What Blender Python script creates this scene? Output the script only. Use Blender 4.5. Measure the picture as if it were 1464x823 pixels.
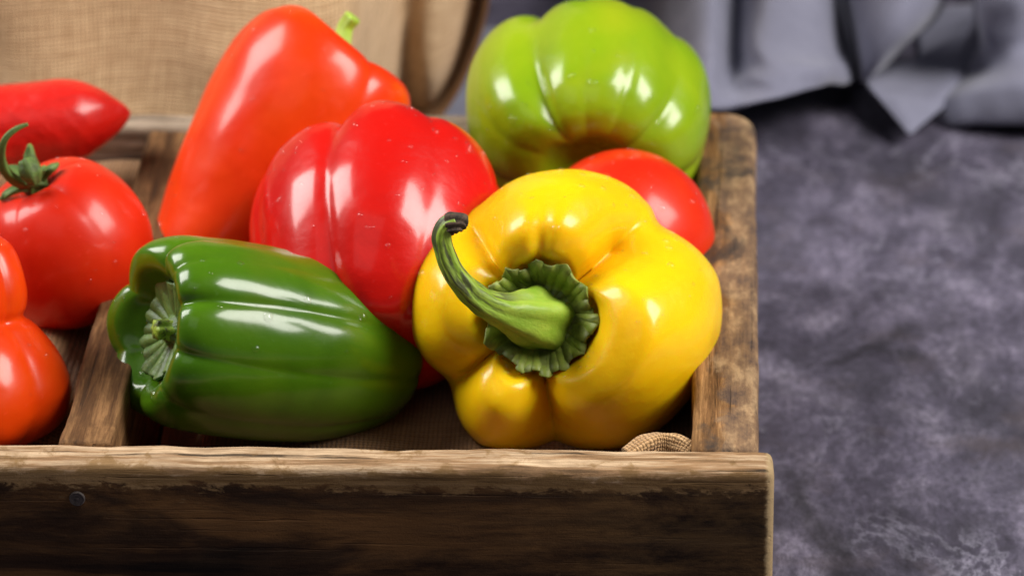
import bpy, bmesh, math, random
import numpy as np
from mathutils import Vector, Matrix, noise as mnoise

random.seed(7)
rng = np.random.default_rng(7)
for o in list(bpy.data.objects):
    bpy.data.objects.remove(o)
scene = bpy.context.scene
COL = scene.collection
PI = math.pi

# ------------------------------------------------------------------ camera
CAM_LOC = np.array([-0.0124, -1.0786, 0.6672])
TH, PS, RO = math.radians(27.0), math.radians(3.1088), math.radians(-0.9916)
F_PX = 6068.5                                   # focal length for a 1464 px wide picture
FWD = np.array([-math.sin(PS)*math.cos(TH), math.cos(PS)*math.cos(TH), -math.sin(TH)])
_r = np.array([math.cos(PS), math.sin(PS), 0.0]); _u = np.cross(_r, FWD)
RIGHT = math.cos(RO)*_r + math.sin(RO)*_u
UP = -math.sin(RO)*_r + math.cos(RO)*_u
cd = bpy.data.cameras.new('camera')
cam = bpy.data.objects.new('camera', cd); COL.objects.link(cam)
cd.sensor_width = 36.0
cd.lens = F_PX/1464*36.0
cd.clip_start = 0.05; cd.clip_end = 60
cd.dof.use_dof = True
cd.dof.focus_distance = 1.245
cd.dof.aperture_fstop = 11
cd.dof.aperture_blades = 0
cam.matrix_world = Matrix(((RIGHT[0], UP[0], -FWD[0], CAM_LOC[0]), (RIGHT[1], UP[1], -FWD[1], CAM_LOC[1]),
                           (RIGHT[2], UP[2], -FWD[2], CAM_LOC[2]), (0, 0, 0, 1)))
scene.camera = cam

# ------------------------------------------------------------------ light
world = bpy.data.worlds.new('World'); scene.world = world; world.use_nodes = True
bg = world.node_tree.nodes['Background']
bg.inputs[0].default_value = (0.75, 0.82, 1.0, 1); bg.inputs[1].default_value = 0.035
scene.view_settings.view_transform = 'Standard'; scene.view_settings.look = 'None'
scene.view_settings.exposure = 0.0; scene.view_settings.gamma = 1.0
scene.cycles.use_denoising = True
scene.cycles.max_bounces = 8
scene.cycles.sample_clamp_indirect = 4.0
AIM = Vector((-0.10, 0.10, 0.08))
def softbox(name, d, dist, sx, sy, watts, col):
    l = bpy.data.lights.new(name, 'AREA'); l.shape = 'RECTANGLE'; l.size = sx; l.size_y = sy
    l.energy = watts; l.color = col
    o = bpy.data.objects.new(name, l); COL.objects.link(o)
    d = Vector(d).normalized(); o.location = AIM + d*dist
    o.rotation_euler = (-d).to_track_quat('-Z', 'Y').to_euler()
    return o
softbox('softbox', (0.74, -0.10, 0.68), 1.25, 0.60, 0.72, 25, (1.0, 0.96, 0.90))
softbox('softbox', (-0.72, 0.16, 0.68), 1.35, 0.62, 0.85, 25, (1.0, 0.97, 0.93))
softbox('softbox', (-0.25, -0.75, 0.95), 2.2, 1.5, 1.2, 3.0, (1.0, 0.97, 0.94))

# ------------------------------------------------------------------ helpers
def at(px, py, Y):
    """point of the plane y = Y seen at a photo pixel"""
    d = FWD + RIGHT*((px-732)/F_PX) + UP*((411.5-py)/F_PX)
    return CAM_LOC + d*((Y-CAM_LOC[1])/d[1])
def at_z(px, py, Z):
    d = FWD + RIGHT*((px-732)/F_PX) + UP*((411.5-py)/F_PX)
    return CAM_LOC + d*((Z-CAM_LOC[2])/d[2])
def mpp(P):
    return float((np.asarray(P)-CAM_LOC) @ FWD)/F_PX
def cdir(r, u, t):
    v = RIGHT*r + UP*u - FWD*t
    return v/np.linalg.norm(v)
def nrm(v):
    v = np.asarray(v, float); return v/np.linalg.norm(v)

def tag(o, label=None, cat=None, group=None, kind=None):
    if label: o['label'] = label
    if cat: o['category'] = cat
    if group: o['group'] = group
    if kind: o['kind'] = kind
    return o
def empty(name, loc, label, cat, group=None):
    o = bpy.data.objects.new(name, None); COL.objects.link(o); o.location = Vector(loc)
    o.empty_display_size = 0.01
    return tag(o, label, cat, group)
def origin(o):
    p = np.zeros(3)
    while o is not None:
        p += np.array(o.location); o = o.parent
    return p
def link(name, V, faces, mat, parent=None, loc=None, smooth=True, uv=None):
    """world-space vertices -> one mesh object (kept under its parent)"""
    base = origin(parent) if parent is not None else np.zeros(3)
    off = np.zeros(3) if loc is None else np.asarray(loc, float) - base
    me = bpy.data.meshes.new(name)
    V = np.asarray(V, float) - base - off
    me.from_pydata(V.tolist(), [], faces)
    if smooth: me.polygons.foreach_set('use_smooth', [True]*len(me.polygons))
    if uv is not None:
        l = me.uv_layers.new(name='UVMap')
        vi = np.empty(len(me.loops), dtype=np.int32); me.loops.foreach_get('vertex_index', vi)
        l.data.foreach_set('uv', np.asarray(uv, float)[vi].ravel())
    me.materials.append(mat); me.update()
    o = bpy.data.objects.new(name, me); COL.objects.link(o)
    o.location = Vector(off)
    if parent is not None: o.parent = parent
    return o
def grid_faces(n, m, wrap=False):
    f = []
    for i in range(n-1):
        for j in range(m if wrap else m-1):
            k = (j+1) % m
            f.append((i*m+j, i*m+k, (i+1)*m+k, (i+1)*m+j))
    return f
def catmull(pts, n):
    """smooth curve through rows of pts, n samples in all"""
    P = np.asarray(pts, float)
    seg = np.maximum(np.linalg.norm(np.diff(P[:, :min(3, P.shape[1])], axis=0), axis=1), 1e-9)**0.5
    t = np.concatenate([[0], np.cumsum(seg)])
    T = np.gradient(P, t, axis=0)
    # monotone-ish tangents (finite differences) with Hermite pieces
    s = np.linspace(0, t[-1], n)
    i = np.clip(np.searchsorted(t, s, side='right')-1, 0, len(seg)-1)
    h = (t[i+1]-t[i])[:, None]; x = ((s-t[i])[:, None])/h
    return ((2*x**3-3*x**2+1)*P[i] + (x**3-2*x**2+x)*h*T[i] + (-2*x**3+3*x**2)*P[i+1] + (x**3-x**2)*h*T[i+1])
def wob(V, scale, amp, seed=0.0):
    """cheap smooth 3-D noise"""
    V = np.asarray(V, float)*scale
    out = np.zeros(len(V))
    r = np.random.default_rng(int(seed*97)+3)
    for k in range(10):
        d = r.normal(size=3); d /= np.linalg.norm(d); fq = 0.6+0.16*k
        out += np.sin(V@d*fq*2+r.uniform(0, 6.28))*(0.6+0.4*r.random())/(1+0.15*k)
    return out*amp/3.0

# ------------------------------------------------------------------ node helpers
class NT:
    def __init__(s, name):
        s.m = bpy.data.materials.new(name); s.m.use_nodes = True
        s.t = s.m.node_tree; s.b = s.t.nodes['Principled BSDF']
        s.tc = None
    def n(s, typ, **kw):
        x = s.t.nodes.new(typ)
        for k, v in kw.items(): setattr(x, k, v)
        return x
    def l(s, a, b): s.t.links.new(a, b)
    def coord(s, which='Object'):
        if s.tc is None: s.tc = s.n('ShaderNodeTexCoord')
        return s.tc.outputs[which]
    def mapping(s, scale=(1, 1, 1), loc=(0, 0, 0), rot=(0, 0, 0), which='Object'):
        m = s.n('ShaderNodeMapping'); s.l(s.coord(which), m.inputs[0])
        m.inputs['Location'].default_value = loc; m.inputs['Rotation'].default_value = rot; m.inputs['Scale'].default_value = scale
        return m.outputs[0]
    def noise(s, vec, scale, detail=4, rough=0.55, dist=0.0):
        x = s.n('ShaderNodeTexNoise'); s.l(vec, x.inputs['Vector'])
        x.inputs['Scale'].default_value = scale; x.inputs['Detail'].default_value = detail
        x.inputs['Roughness'].default_value = rough; x.inputs['Distortion'].default_value = dist
        return x.outputs['Fac']
    def ramp(s, fac, stops):
        x = s.n('ShaderNodeValToRGB'); s.l(fac, x.inputs[0])
        e = x.color_ramp.elements
        while len(e) < len(stops): e.new(0.5)
        for q, (p, c) in zip(e, stops):
            q.position = p; q.color = (*c, 1) if len(c) == 3 else c
        return x.outputs[0]
    def mix(s, fac, a, b, mode='MIX'):
        x = s.n('ShaderNodeMix', data_type='RGBA', blend_type=mode)
        for sock, v in ((x.inputs[0], fac), (x.inputs[6], a), (x.inputs[7], b)):
            if isinstance(v, (int, float)): sock.default_value = v
            elif isinstance(v, tuple): sock.default_value = (*v, 1)
            else: s.l(v, sock)
        return x.outputs[2]
    def math(s, op, a, b=0.0, c=0.0, clamp=False):
        x = s.n('ShaderNodeMath', operation=op); x.use_clamp = clamp
        for sock, v in zip(x.inputs, (a, b, c)):
            if isinstance(v, (int, float)): sock.default_value = v
            else: s.l(v, sock)
        return x.outputs[0]
    def smooth(s, v, lo, hi):
        x = s.n('ShaderNodeMapRange', interpolation_type='SMOOTHSTEP'); s.l(v, x.inputs[0])
        x.inputs[1].default_value = lo; x.inputs[2].default_value = hi
        return x.outputs[0]
    def bump(s, h, strength, dist, prev=None):
        x = s.n('ShaderNodeBump'); s.l(h, x.inputs['Height'])
        x.inputs['Strength'].default_value = strength; x.inputs['Distance'].default_value = dist
        if prev is not None: s.l(prev, x.inputs['Normal'])
        return x.outputs[0]
    def base(s, c):
        if isinstance(c, tuple): s.b.inputs['Base Color'].default_value = (*c, 1)
        else: s.l(c, s.b.inputs['Base Color'])
    def set(s, **kw):
        for k, v in kw.items():
            i = s.b.inputs[k.replace('_', ' ')]
            if isinstance(v, (int, float, tuple)): i.default_value = v
            else: s.l(v, i)

def mat_skin(name, c1, c2, c3=None, rough=0.22, sss=0.12, rad=(1.0, 0.35, 0.08), bump=0.12, coat=0.65, crough=0.15):
    t = NT(name)
    v = t.mapping()
    f = t.ramp(t.noise(v, 28, 3, 0.5, 0.6), [(0.35, (0, 0, 0)), (0.68, (1, 1, 1))])
    c = t.mix(f, c1, c2)
    if c3 is not None:
        g = t.ramp(t.noise(t.mapping(loc=(3, 1, 2)), 17, 2, 0.5, 0.8), [(0.56, (0, 0, 0)), (0.74, (1, 1, 1))])
        c = t.mix(t.math('MULTIPLY', g, 0.6), c, c3)
    sp = t.ramp(t.noise(t.mapping(loc=(2, 9, 4)), 620, 2, 0.5), [(0.66, (0, 0, 0)), (0.74, (1, 1, 1))])
    c = t.mix(t.math('MULTIPLY', sp, 0.16), c, tuple(min(1, x*1.5+0.05) for x in c1))
    t.base(c)
    h0 = t.noise(t.mapping(loc=(5, 2, 8)), 62, 2, 0.5)
    h1 = t.noise(v, 150, 3, 0.55)
    h2 = t.noise(v, 1500, 2, 0.6)
    b = t.bump(h0, bump*1.6, 0.004)
    b = t.bump(h1, bump*1.2, 0.002, b)
    b = t.bump(h2, bump*0.35, 0.0004, b)
    t.set(Roughness=rough+0.10, Specular_IOR_Level=0.16, Subsurface_Weight=sss, Subsurface_Radius=rad, Subsurface_Scale=0.0028,
          Coat_Weight=coat, Coat_Roughness=crough, Normal=b)
    return t.m

def mat_stem(name, c1, c2, dark, streak=0.5, rough=0.5, from_v=None):
    """UV: u runs round, v runs along"""
    t = NT(name)
    v = t.mapping(scale=(1, 1, 1), which='UV')
    m = t.n('ShaderNodeMapping'); t.l(t.coord('UV'), m.inputs[0]); m.inputs['Scale'].default_value = (9, 2.2, 1)
    f = t.noise(m.outputs[0], 1.0, 5, 0.6, 0.3)
    c = t.mix(t.ramp(f, [(0.3, (0, 0, 0)), (0.7, (1, 1, 1))]), c1, c2)
    m2 = t.n('ShaderNodeMapping'); t.l(t.coord('UV'), m2.inputs[0]); m2.inputs['Scale'].default_value = (6, 1.3, 1); m2.inputs['Location'].default_value = (4, 2, 0)
    g = t.ramp(t.noise(m2.outputs[0], 1.0, 4, 0.6, 0.5), [(0.47, (0, 0, 0)), (0.57, (1, 1, 1))])
    if from_v:                                      # dry dark streaks only on the older, outer part of the stalk
        sp_ = t.n('ShaderNodeSeparateXYZ'); t.l(t.coord('UV'), sp_.inputs[0]); g = t.math('MULTIPLY', g, t.smooth(sp_.outputs[1], from_v, from_v+0.7))
    c = t.mix(t.math('MULTIPLY', g, streak), c, dark)
    t.base(c)
    vo = t.mapping()
    b = t.bump(f, 0.5, 0.001)
    b = t.bump(t.noise(vo, 900, 3, 0.6), 0.25, 0.0005, b)
    t.set(Roughness=rough, Normal=b, Subsurface_Weight=0.08, Subsurface_Scale=0.002)
    return t.m

def mat_wood(name, axis, light, mid, dark, stain=None, patch=0.35):
    """weathered wood; grain runs along an object axis"""
    t = NT(name)
    sc = [190, 190, 190]; sc[axis] = 13
    v = t.mapping(scale=tuple(sc))
    g = t.noise(v, 1.6, 8, 0.68, 0.35)
    c = t.ramp(g, [(0.34, dark), (0.44, mid), (0.53, light), (0.64, tuple(x*1.3 for x in light))])
    # broad discoloured patches
    p = t.ramp(t.noise(t.mapping(scale=(30, 30, 30), loc=(2, 5, 1)), 1.5, 5, 0.65, 0.5), [(0.50, (0, 0, 0)), (0.66, (1, 1, 1))])
    c = t.mix(t.math('MULTIPLY', p, patch), c, tuple(x*0.42 for x in mid))
    w = t.ramp(t.noise(t.mapping(scale=tuple(x*0.35 for x in sc), loc=(4, 9, 6)), 1.5, 5, 0.65, 0.3), [(0.36, (0, 0, 0)), (0.66, (1, 1, 1))])
    c = t.mix(t.math('MULTIPLY', w, 0.45), c, tuple(x*0.75 for x in mid))
    fs = [900, 900, 900]; fs[axis] = 60
    fg = t.ramp(t.noise(t.mapping(scale=tuple(fs), loc=(1, 2, 9)), 1.0, 4, 0.7), [(0.40, (1, 1, 1)), (0.56, (0, 0, 0))])
    c = t.mix(t.math('MULTIPLY', fg, 0.5), c, tuple(x*0.5 for x in mid))
    # cracks: very long thin dark lines
    sc2 = [420, 420, 420]; sc2[axis] = 9
    k = t.noise(t.mapping(scale=tuple(sc2), loc=(7, 3, 2)), 1.0, 3, 0.5, 0.2)
    crack = t.ramp(k, [(0.31, (1, 1, 1)), (0.37, (0, 0, 0))])
    c = t.mix(t.math('MULTIPLY', crack, 0.85), c, (0.018, 0.012, 0.008))
    h = t.math('SUBTRACT', t.math('MULTIPLY', g, 0.7), crack)
    rough = 0.72
    if stain:
        c, rough = stain(t, c, g)
    t.base(c)
    b = t.bump(h, 0.55, 0.0012)
    b = t.bump(t.noise(t.mapping(), 1400, 3, 0.6), 0.25, 0.0004, b)
    t.set(Roughness=rough, Normal=b, Specular_IOR_Level=0.14)
    return t.m

def mat_burlap(name, c1, c2, pitch):
    """UV in metres"""
    t = NT(name)
    d = t.n('ShaderNodeVectorMath', operation='ADD'); t.l(t.coord('UV'), d.inputs[0])
    nz = t.n('ShaderNodeTexNoise'); t.l(t.coord('UV'), nz.inputs['Vector']); nz.inputs['Scale'].default_value = 130; nz.inputs['Detail'].default_value = 2
    sub = t.n('ShaderNodeVectorMath', operation='SUBTRACT'); t.l(nz.outputs['Color'], sub.inputs[0]); sub.inputs[1].default_value = (0.5, 0.5, 0.5)
    scl = t.n('ShaderNodeVectorMath', operation='SCALE'); t.l(sub.outputs[0], scl.inputs[0]); scl.inputs['Scale'].default_value = 0.0010
    t.l(scl.outputs[0], d.inputs[1])
    sep = t.n('ShaderNodeSeparateXYZ'); t.l(d.outputs[0], sep.inputs[0])
    k = 2*PI/pitch
    su = t.math('SINE', t.math('MULTIPLY', sep.outputs[0], k)); sv = t.math('SINE', t.math('MULTIPLY', sep.outputs[1], k))
    # plain weave: over/under thread heights from half-frequency products
    hu = t.math('MULTIPLY', t.math('ABSOLUTE', t.math('SINE', t.math('MULTIPLY', sep.outputs[0], k/2))), t.math('ADD', 1.0, t.math('MULTIPLY', t.math('SINE', t.math('MULTIPLY', sep.outputs[1], k/2)), t.math('SIGN', t.math('SINE', t.math('MULTIPLY', sep.outputs[0], k/2))))))
    hv = t.math('MULTIPLY', t.math('ABSOLUTE', t.math('SINE', t.math('MULTIPLY', sep.outputs[1], k/2))), t.math('SUBTRACT', 1.0, t.math('MULTIPLY', t.math('SINE', t.math('MULTIPLY', sep.outputs[0], k/2)), t.math('SIGN', t.math('SINE', t.math('MULTIPLY', sep.outputs[1], k/2))))))
    h = t.math('MULTIPLY', t.math('MAXIMUM', hu, hv), 0.5)
    m = t.n('ShaderNodeMapping'); t.l(t.coord('UV'), m.inputs[0]); m.inputs['Scale'].default_value = (60, 700, 1)
    m2 = t.n('ShaderNodeMapping'); t.l(t.coord('UV'), m2.inputs[0]); m2.inputs['Scale'].default_value = (700, 60, 1)
    s1 = t.noise(m.outputs[0], 1, 3); s2 = t.noise(m2.outputs[0], 1, 3)
    f = t.math('MULTIPLY', t.math('ADD', s1, s2), 0.5)
    c = t.mix(t.ramp(f, [(0.38, (0, 0, 0)), (0.62, (1, 1, 1))]), c1, c2)
    gap = t.ramp(h, [(0.28, (1, 1, 1)), (0.5, (0, 0, 0))])
    c = t.mix(t.math('MULTIPLY', gap, 0.75), c, tuple(x*0.35 for x in c1))
    t.base(c)
    b = t.bump(h, 0.8, 0.0006)
    b = t.bump(f, 0.5, 0.0006, b)
    t.set(Roughness=0.9, Normal=b, Specular_IOR_Level=0.15, Sheen_Weight=0.15)
    return t.m

# ------------------------------------------------------------------ materials
M = {}
M['yellow'] = mat_skin('yellow_pepper_skin', (0.87, 0.55, 0.004), (0.87, 0.50, 0.003), (0.87, 0.42, 0.003), sss=0.6, rad=(2.0, 0.65, 0.03), coat=0.45, crough=0.17, rough=0.26)
M['green'] = mat_skin('dark_green_skin', (0.040, 0.118, 0.003), (0.072, 0.168, 0.004), (0.10, 0.145, 0.006), sss=0.06, rad=(0.4, 1, 0.1), rough=0.2, bump=0.07)
M['lime'] = mat_skin('lime_green_skin', (0.19, 0.325, 0.005), (0.27, 0.385, 0.007), (0.34, 0.37, 0.009), sss=0.1, rad=(0.5, 1, 0.1))
M['red'] = mat_skin('red_pepper_skin', (0.53, 0.005, 0.003), (0.58, 0.008, 0.004), (0.42, 0.003, 0.003), sss=0.10, rough=0.25)
M['orange_red'] = mat_skin('orange_red_skin', (0.72, 0.036, 0.001), (0.77, 0.060, 0.0015), (0.64, 0.014, 0.001), sss=0.14, rough=0.30, coat=0.5, crough=0.2, bump=0.09)
M['tomato'] = mat_skin('tomato_skin', (0.61, 0.016, 0.002), (0.67, 0.028, 0.003), (0.54, 0.010, 0.002), sss=0.16, rough=0.36, bump=0.05, coat=0.45, crough=0.2)
M['pointed'] = mat_skin('pointed_pepper_skin', (0.54, 0.009, 0.006), (0.60, 0.013, 0.008), None, sss=0.1, rough=0.34, bump=0.4, crough=0.24)
M['calyx'] = mat_stem('calyx_green', (0.13, 0.19, 0.018), (0.30, 0.36, 0.06), (0.06, 0.07, 0.02), 0.6)
M['calyx_pale'] = mat_stem('calyx_pale_green', (0.05, 0.12, 0.016), (0.13, 0.22, 0.045), (0.03, 0.06, 0.01), 0.6)
M['stem'] = mat_stem('stem_green', (0.19, 0.33, 0.018), (0.34, 0.47, 0.055), (0.035, 0.028, 0.022), 0.85, from_v=0.75)
M['stem_base'] = mat_stem('stem_base_green', (0.16, 0.34, 0.02), (0.26, 0.42, 0.05), (0.09, 0.16, 0.02), 0.4)
M['stem_lime'] = mat_stem('stem_lime', (0.30, 0.50, 0.03), (0.42, 0.58, 0.06), (0.2, 0.3, 0.03), 0.3)
M['vine'] = mat_stem('vine_green', (0.06, 0.14, 0.02), (0.14, 0.22, 0.04), (0.06, 0.06, 0.02), 0.5, 0.6)
M['cut'] = mat_stem('dry_brown_cut', (0.05, 0.03, 0.02), (0.12, 0.075, 0.045), (0.016, 0.011, 0.009), 0.7, 0.8)
t = NT('water')                                   # thin clear film: clear body, mirror-like surface by Fresnel
tr = t.n('ShaderNodeBsdfTransparent'); gl = t.n('ShaderNodeBsdfGlossy'); gl.inputs['Roughness'].default_value = 0.12
fr = t.n('ShaderNodeFresnel'); ge = t.n('ShaderNodeNewGeometry'); t.l(t.math('SUBTRACT', 1.5, t.math('MULTIPLY', ge.outputs['Backfacing'], 1.5-1/1.5)), fr.inputs['IOR'])
mx = t.n('ShaderNodeMixShader'); t.l(fr.outputs[0], mx.inputs[0]); t.l(tr.outputs[0], mx.inputs[1]); t.l(gl.outputs[0], mx.inputs[2])
t.l(mx.outputs[0], t.t.nodes['Material Output'].inputs['Surface']); M['water'] = t.m

LIGHT, MID, DARK = (0.56, 0.41, 0.265), (0.32, 0.185, 0.092), (0.07, 0.042, 0.022)
def front_stain(t, c, g):
    sep = t.n('ShaderNodeSeparateXYZ'); t.l(t.coord(), sep.inputs[0])
    v = t.mapping(scale=(75, 75, 160))
    e = t.math('SUBTRACT', t.noise(v, 1.3, 6, 0.7, 0.4), 0.5)
    e2 = t.math('SUBTRACT', t.noise(t.mapping(scale=(9, 20, 20), loc=(1, 4, 2)), 1.0, 2), 0.5)
    z = t.math('ADD', sep.outputs[2], t.math('ADD', t.math('MULTIPLY', e, 0.016), t.math('MULTIPLY', e2, 0.008)))
    brown = t.smooth(z, 0.0640, 0.0618)
    c = t.mix(t.math('MULTIPLY', brown, 0.85), c, t.ramp(g, [(0.3, (0.075, 0.040, 0.014)), (0.65, (0.27, 0.155, 0.06))]))
    dark = t.smooth(z, 0.0588, 0.0570)
    p = t.noise(t.mapping(scale=(10, 40, 55), loc=(0.3, 2, 9)), 1.0, 6, 0.65, 0.4)
    dc = t.ramp(p, [(0.36, (0.008, 0.0045, 0.0036)), (0.48, (0.032, 0.0145, 0.007)), (0.62, (0.145, 0.068, 0.024))])
    # the right end keeps more of its brown wood
    rt = t.smooth(t.math('ADD', sep.outputs[0], t.math('MULTIPLY', t.math('SUBTRACT', p, 0.5), 0.12)), 0.115, 0.190)
    dc = t.mix(t.math('MULTIPLY', rt, 0.6), dc, t.ramp(t.noise(t.mapping(scale=(35, 60, 90), loc=(3, 1, 7)), 1, 6, .7, .3), [(0.38, (0.010, 0.006, 0.005)), (0.54, (0.14, 0.078, 0.030))]))
    dc = t.mix(t.math('MULTIPLY', t.ramp(g, [(0.45, (0, 0, 0)), (0.8, (1, 1, 1))]), 0.5), dc, (0.075, 0.043, 0.022))
    chip = t.ramp(t.noise(t.mapping(scale=(110, 110, 260), loc=(5, 0, 3)), 1.0, 2, 0.5, 0.5), [(0.74, (0, 0, 0)), (0.78, (1, 1, 1))])
    dc = t.mix(t.math('MULTIPLY', chip, 0.7), dc, (0.16, 0.10, 0.05))
    c = t.mix(dark, c, dc)
    edge = t.smooth(t.math('ADD', sep.outputs[0], t.math('MULTIPLY', e, 0.004)), 0.2066, 0.2080)    # pale worn corner at the end
    c = t.mix(t.math('MULTIPLY', edge, 0.8), c, (0.36, 0.26, 0.14))
    return c, 0.75
M['plank_front'] = mat_wood('weathered_front_wood', 0, LIGHT, MID, DARK, front_stain, 0.25)
def side_stain(t, c, g):
    sep = t.n('ShaderNodeSeparateXYZ'); t.l(t.coord(), sep.inputs[0])
    e = t.noise(t.mapping(scale=(60, 26, 60), loc=(4, 4, 4)), 1.2, 6, 0.7, 0.6)
    x = t.math('ADD', sep.outputs[0], t.math('MULTIPLY', t.math('SUBTRACT', e, 0.5), 0.030))
    outer = t.smooth(x, 0.1915, 0.1955)                # local x of the worn, paint-stained outer edge
    pc = t.ramp(t.noise(t.mapping(scale=(70, 34, 70), loc=(1, 8, 3)), 1.6, 8, 0.7), [(0.36, (0.045, 0.04, 0.045)), (0.50, (0.17, 0.11, 0.07)), (0.64, (0.42, 0.29, 0.165))])
    c = t.mix(t.math('MULTIPLY', outer, 0.75), c, pc)
    b = t.ramp(t.noise(t.mapping(scale=(22, 16, 22), loc=(9, 1, 5)), 1.6, 5, 0.6, 0.4), [(0.52, (0, 0, 0)), (0.60, (1, 1, 1))])
    c = t.mix(t.math('MULTIPLY', b, 0.8), c, (0.045, 0.038, 0.034))
    return c, 0.72
M['plank_side'] = mat_wood('weathered_side_wood', 1, (0.42, 0.23, 0.095), (0.22, 0.108, 0.042), (0.05, 0.025, 0.012), side_stain, 0.65)
M['plank_mid'] = mat_wood('weathered_divider_wood', 1, (0.24, 0.125, 0.052), (0.13, 0.062, 0.025), (0.03, 0.017, 0.01), None, 0.6)
M['plank_back'] = mat_wood('weathered_back_wood', 0, (0.36, 0.29, 0.22), (0.22, 0.16, 0.11), (0.09, 0.06, 0.04), None, 0.3)
M['burlap'] = mat_burlap('sack_burlap', (0.50, 0.315, 0.165), (0.74, 0.51, 0.30), 0.0013)
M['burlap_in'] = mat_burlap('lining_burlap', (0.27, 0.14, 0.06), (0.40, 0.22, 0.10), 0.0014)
t = NT('rusty_nail'); f = t.noise(t.mapping(), 900, 4); t.base(t.ramp(f, [(0.3, (0.03, 0.022, 0.020)), (0.7, (0.10, 0.078, 0.070))])); t.set(Roughness=0.7, Metallic=0.2); M['nail'] = t.m

t = NT('slate_surface')
v = t.mapping(scale=(1, 0.58, 1))
big = t.noise(v, 8, 7, 0.62, 0.3)
med = t.noise(t.mapping(loc=(3, 3, 0), scale=(1, 0.6, 1)), 42, 9, 0.72, 0.35)
fine = t.noise(v, 420, 6, 0.75)
c = t.ramp(big, [(0.34, (0.027, 0.025, 0.034)), (0.48, (0.070, 0.063, 0.089)), (0.60, (0.127, 0.115, 0.158)), (0.72, (0.211, 0.196, 0.254))])
c2 = t.ramp(med, [(0.36, (0.020, 0.017, 0.022)), (0.48, (0.074, 0.068, 0.094)), (0.57, (0.143, 0.130, 0.173)), (0.68, (0.279, 0.257, 0.325))])
c = t.mix(0.50, c, c2)
vn = t.math('ABSOLUTE', t.math('SUBTRACT', t.noise(t.mapping(loc=(2, 7, 0), scale=(1, 0.6, 1)), 30, 8, 0.66, 0.5), 0.5))
vein = t.math('MULTIPLY', t.ramp(vn, [(0.0, (1, 1, 1)), (0.035, (0, 0, 0))]), t.ramp(t.noise(t.mapping(loc=(6, 2, 0)), 13, 3), [(0.46, (0, 0, 0)), (0.6, (1, 1, 1))]))
c = t.mix(t.math('MULTIPLY', vein, 0.35), c, (0.28, 0.27, 0.33))
dk = t.ramp(t.noise(t.mapping(loc=(4, 4, 0), scale=(1, .6, 1)), 17, 7, 0.7, 0.3), [(0.50, (0, 0, 0)), (0.60, (1, 1, 1))])
c = t.mix(t.math('MULTIPLY', dk, 0.40), c, (0.040, 0.038, 0.048))
c = t.mix(t.math('MULTIPLY', t.ramp(fine, [(0.38, (1, 1, 1)), (0.56, (0, 0, 0))]), 0.5), c, (0.032, 0.031, 0.040))
brn = t.ramp(t.noise(t.mapping(loc=(7, 1, 0)), 30, 5, 0.6), [(0.56, (0, 0, 0)), (0.70, (1, 1, 1))])
c = t.mix(t.math('MULTIPLY', brn, 0.35), c, (0.075, 0.060, 0.062))
gm = t.n('ShaderNodeGamma'); t.l(c, gm.inputs[0]); gm.inputs[1].default_value = 1.3
c = t.mix(1.0, gm.outputs[0], (2.45, 2.48, 2.40), 'MULTIPLY')
crk = t.n('ShaderNodeTexVoronoi', feature='DISTANCE_TO_EDGE'); t.l(t.mapping(loc=(0.4, 0.2, 0)), crk.inputs['Vector']); crk.inputs['Scale'].default_value = 6.5
nzv = t.n('ShaderNodeTexNoise'); t.l(v, nzv.inputs['Vector']); nzv.inputs['Scale'].default_value = 22; nzv.inputs['Detail'].default_value = 5
ad = t.n('ShaderNodeVectorMath', operation='MULTIPLY_ADD'); t.l(nzv.outputs['Color'], ad.inputs[0]); ad.inputs[1].default_value = (0.09, 0.09, 0.0); t.l(t.mapping(loc=(0.4, 0.2, 0)), ad.inputs[2])
t.l(ad.outputs[0], crk.inputs['Vector'])
line = t.ramp(crk.outputs[0], [(0.004, (1, 1, 1)), (0.03, (0, 0, 0))])
line = t.math('MULTIPLY', line, t.ramp(t.noise(t.mapping(loc=(8, 8, 0)), 14, 3), [(0.5, (0, 0, 0)), (0.62, (1, 1, 1))]))
c = t.mix(t.math('MULTIPLY', line, 0.6), c, (0.016, 0.015, 0.018))
speck = t.ramp(t.noise(t.mapping(loc=(1, 6, 0)), 95, 2), [(0.77, (0, 0, 0)), (0.82, (1, 1, 1))])
c = t.mix(t.math('MULTIPLY', speck, 0.35), c, (0.16, 0.08, 0.05))
t.base(c)
b = t.bump(med, 0.35, 0.003); b = t.bump(fine, 0.3, 0.0008, b)
t.set(Roughness=t.ramp(med, [(0.3, (0.42,)*3), (0.7, (0.62,)*3)]), Normal=b, Specular_IOR_Level=0.4)
M['slate'] = t.m

t = NT('grey_linen')
f = t.noise(t.mapping(), 45, 4, 0.6)
c = t.mix(t.ramp(f, [(0.3, (0, 0, 0)), (0.7, (1, 1, 1))]), (0.150, 0.152, 0.212), (0.19, 0.192, 0.262))
t.base(c)
wv = t.noise(t.mapping(scale=(1400, 1400, 300)), 1, 2); wv2 = t.noise(t.mapping(scale=(300, 300, 1600)), 1, 2)
b = t.bump(t.math('ADD', wv, wv2), 0.35, 0.0005)
t.set(Roughness=0.85, Normal=b, Sheen_Weight=0.2, Specular_IOR_Level=0.2)
M['linen'] = t.m

# ------------------------------------------------------------------ the setting: slate table
n = 40
gx = np.linspace(-1.6, 1.6, n); gy = np.linspace(-1.0, 2.6, n)
V = [(x, y, 0.0) for y in gy for x in gx]
tag(link('slate_table', V, grid_faces(n, n), M['slate'], smooth=False), kind='structure')

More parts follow.
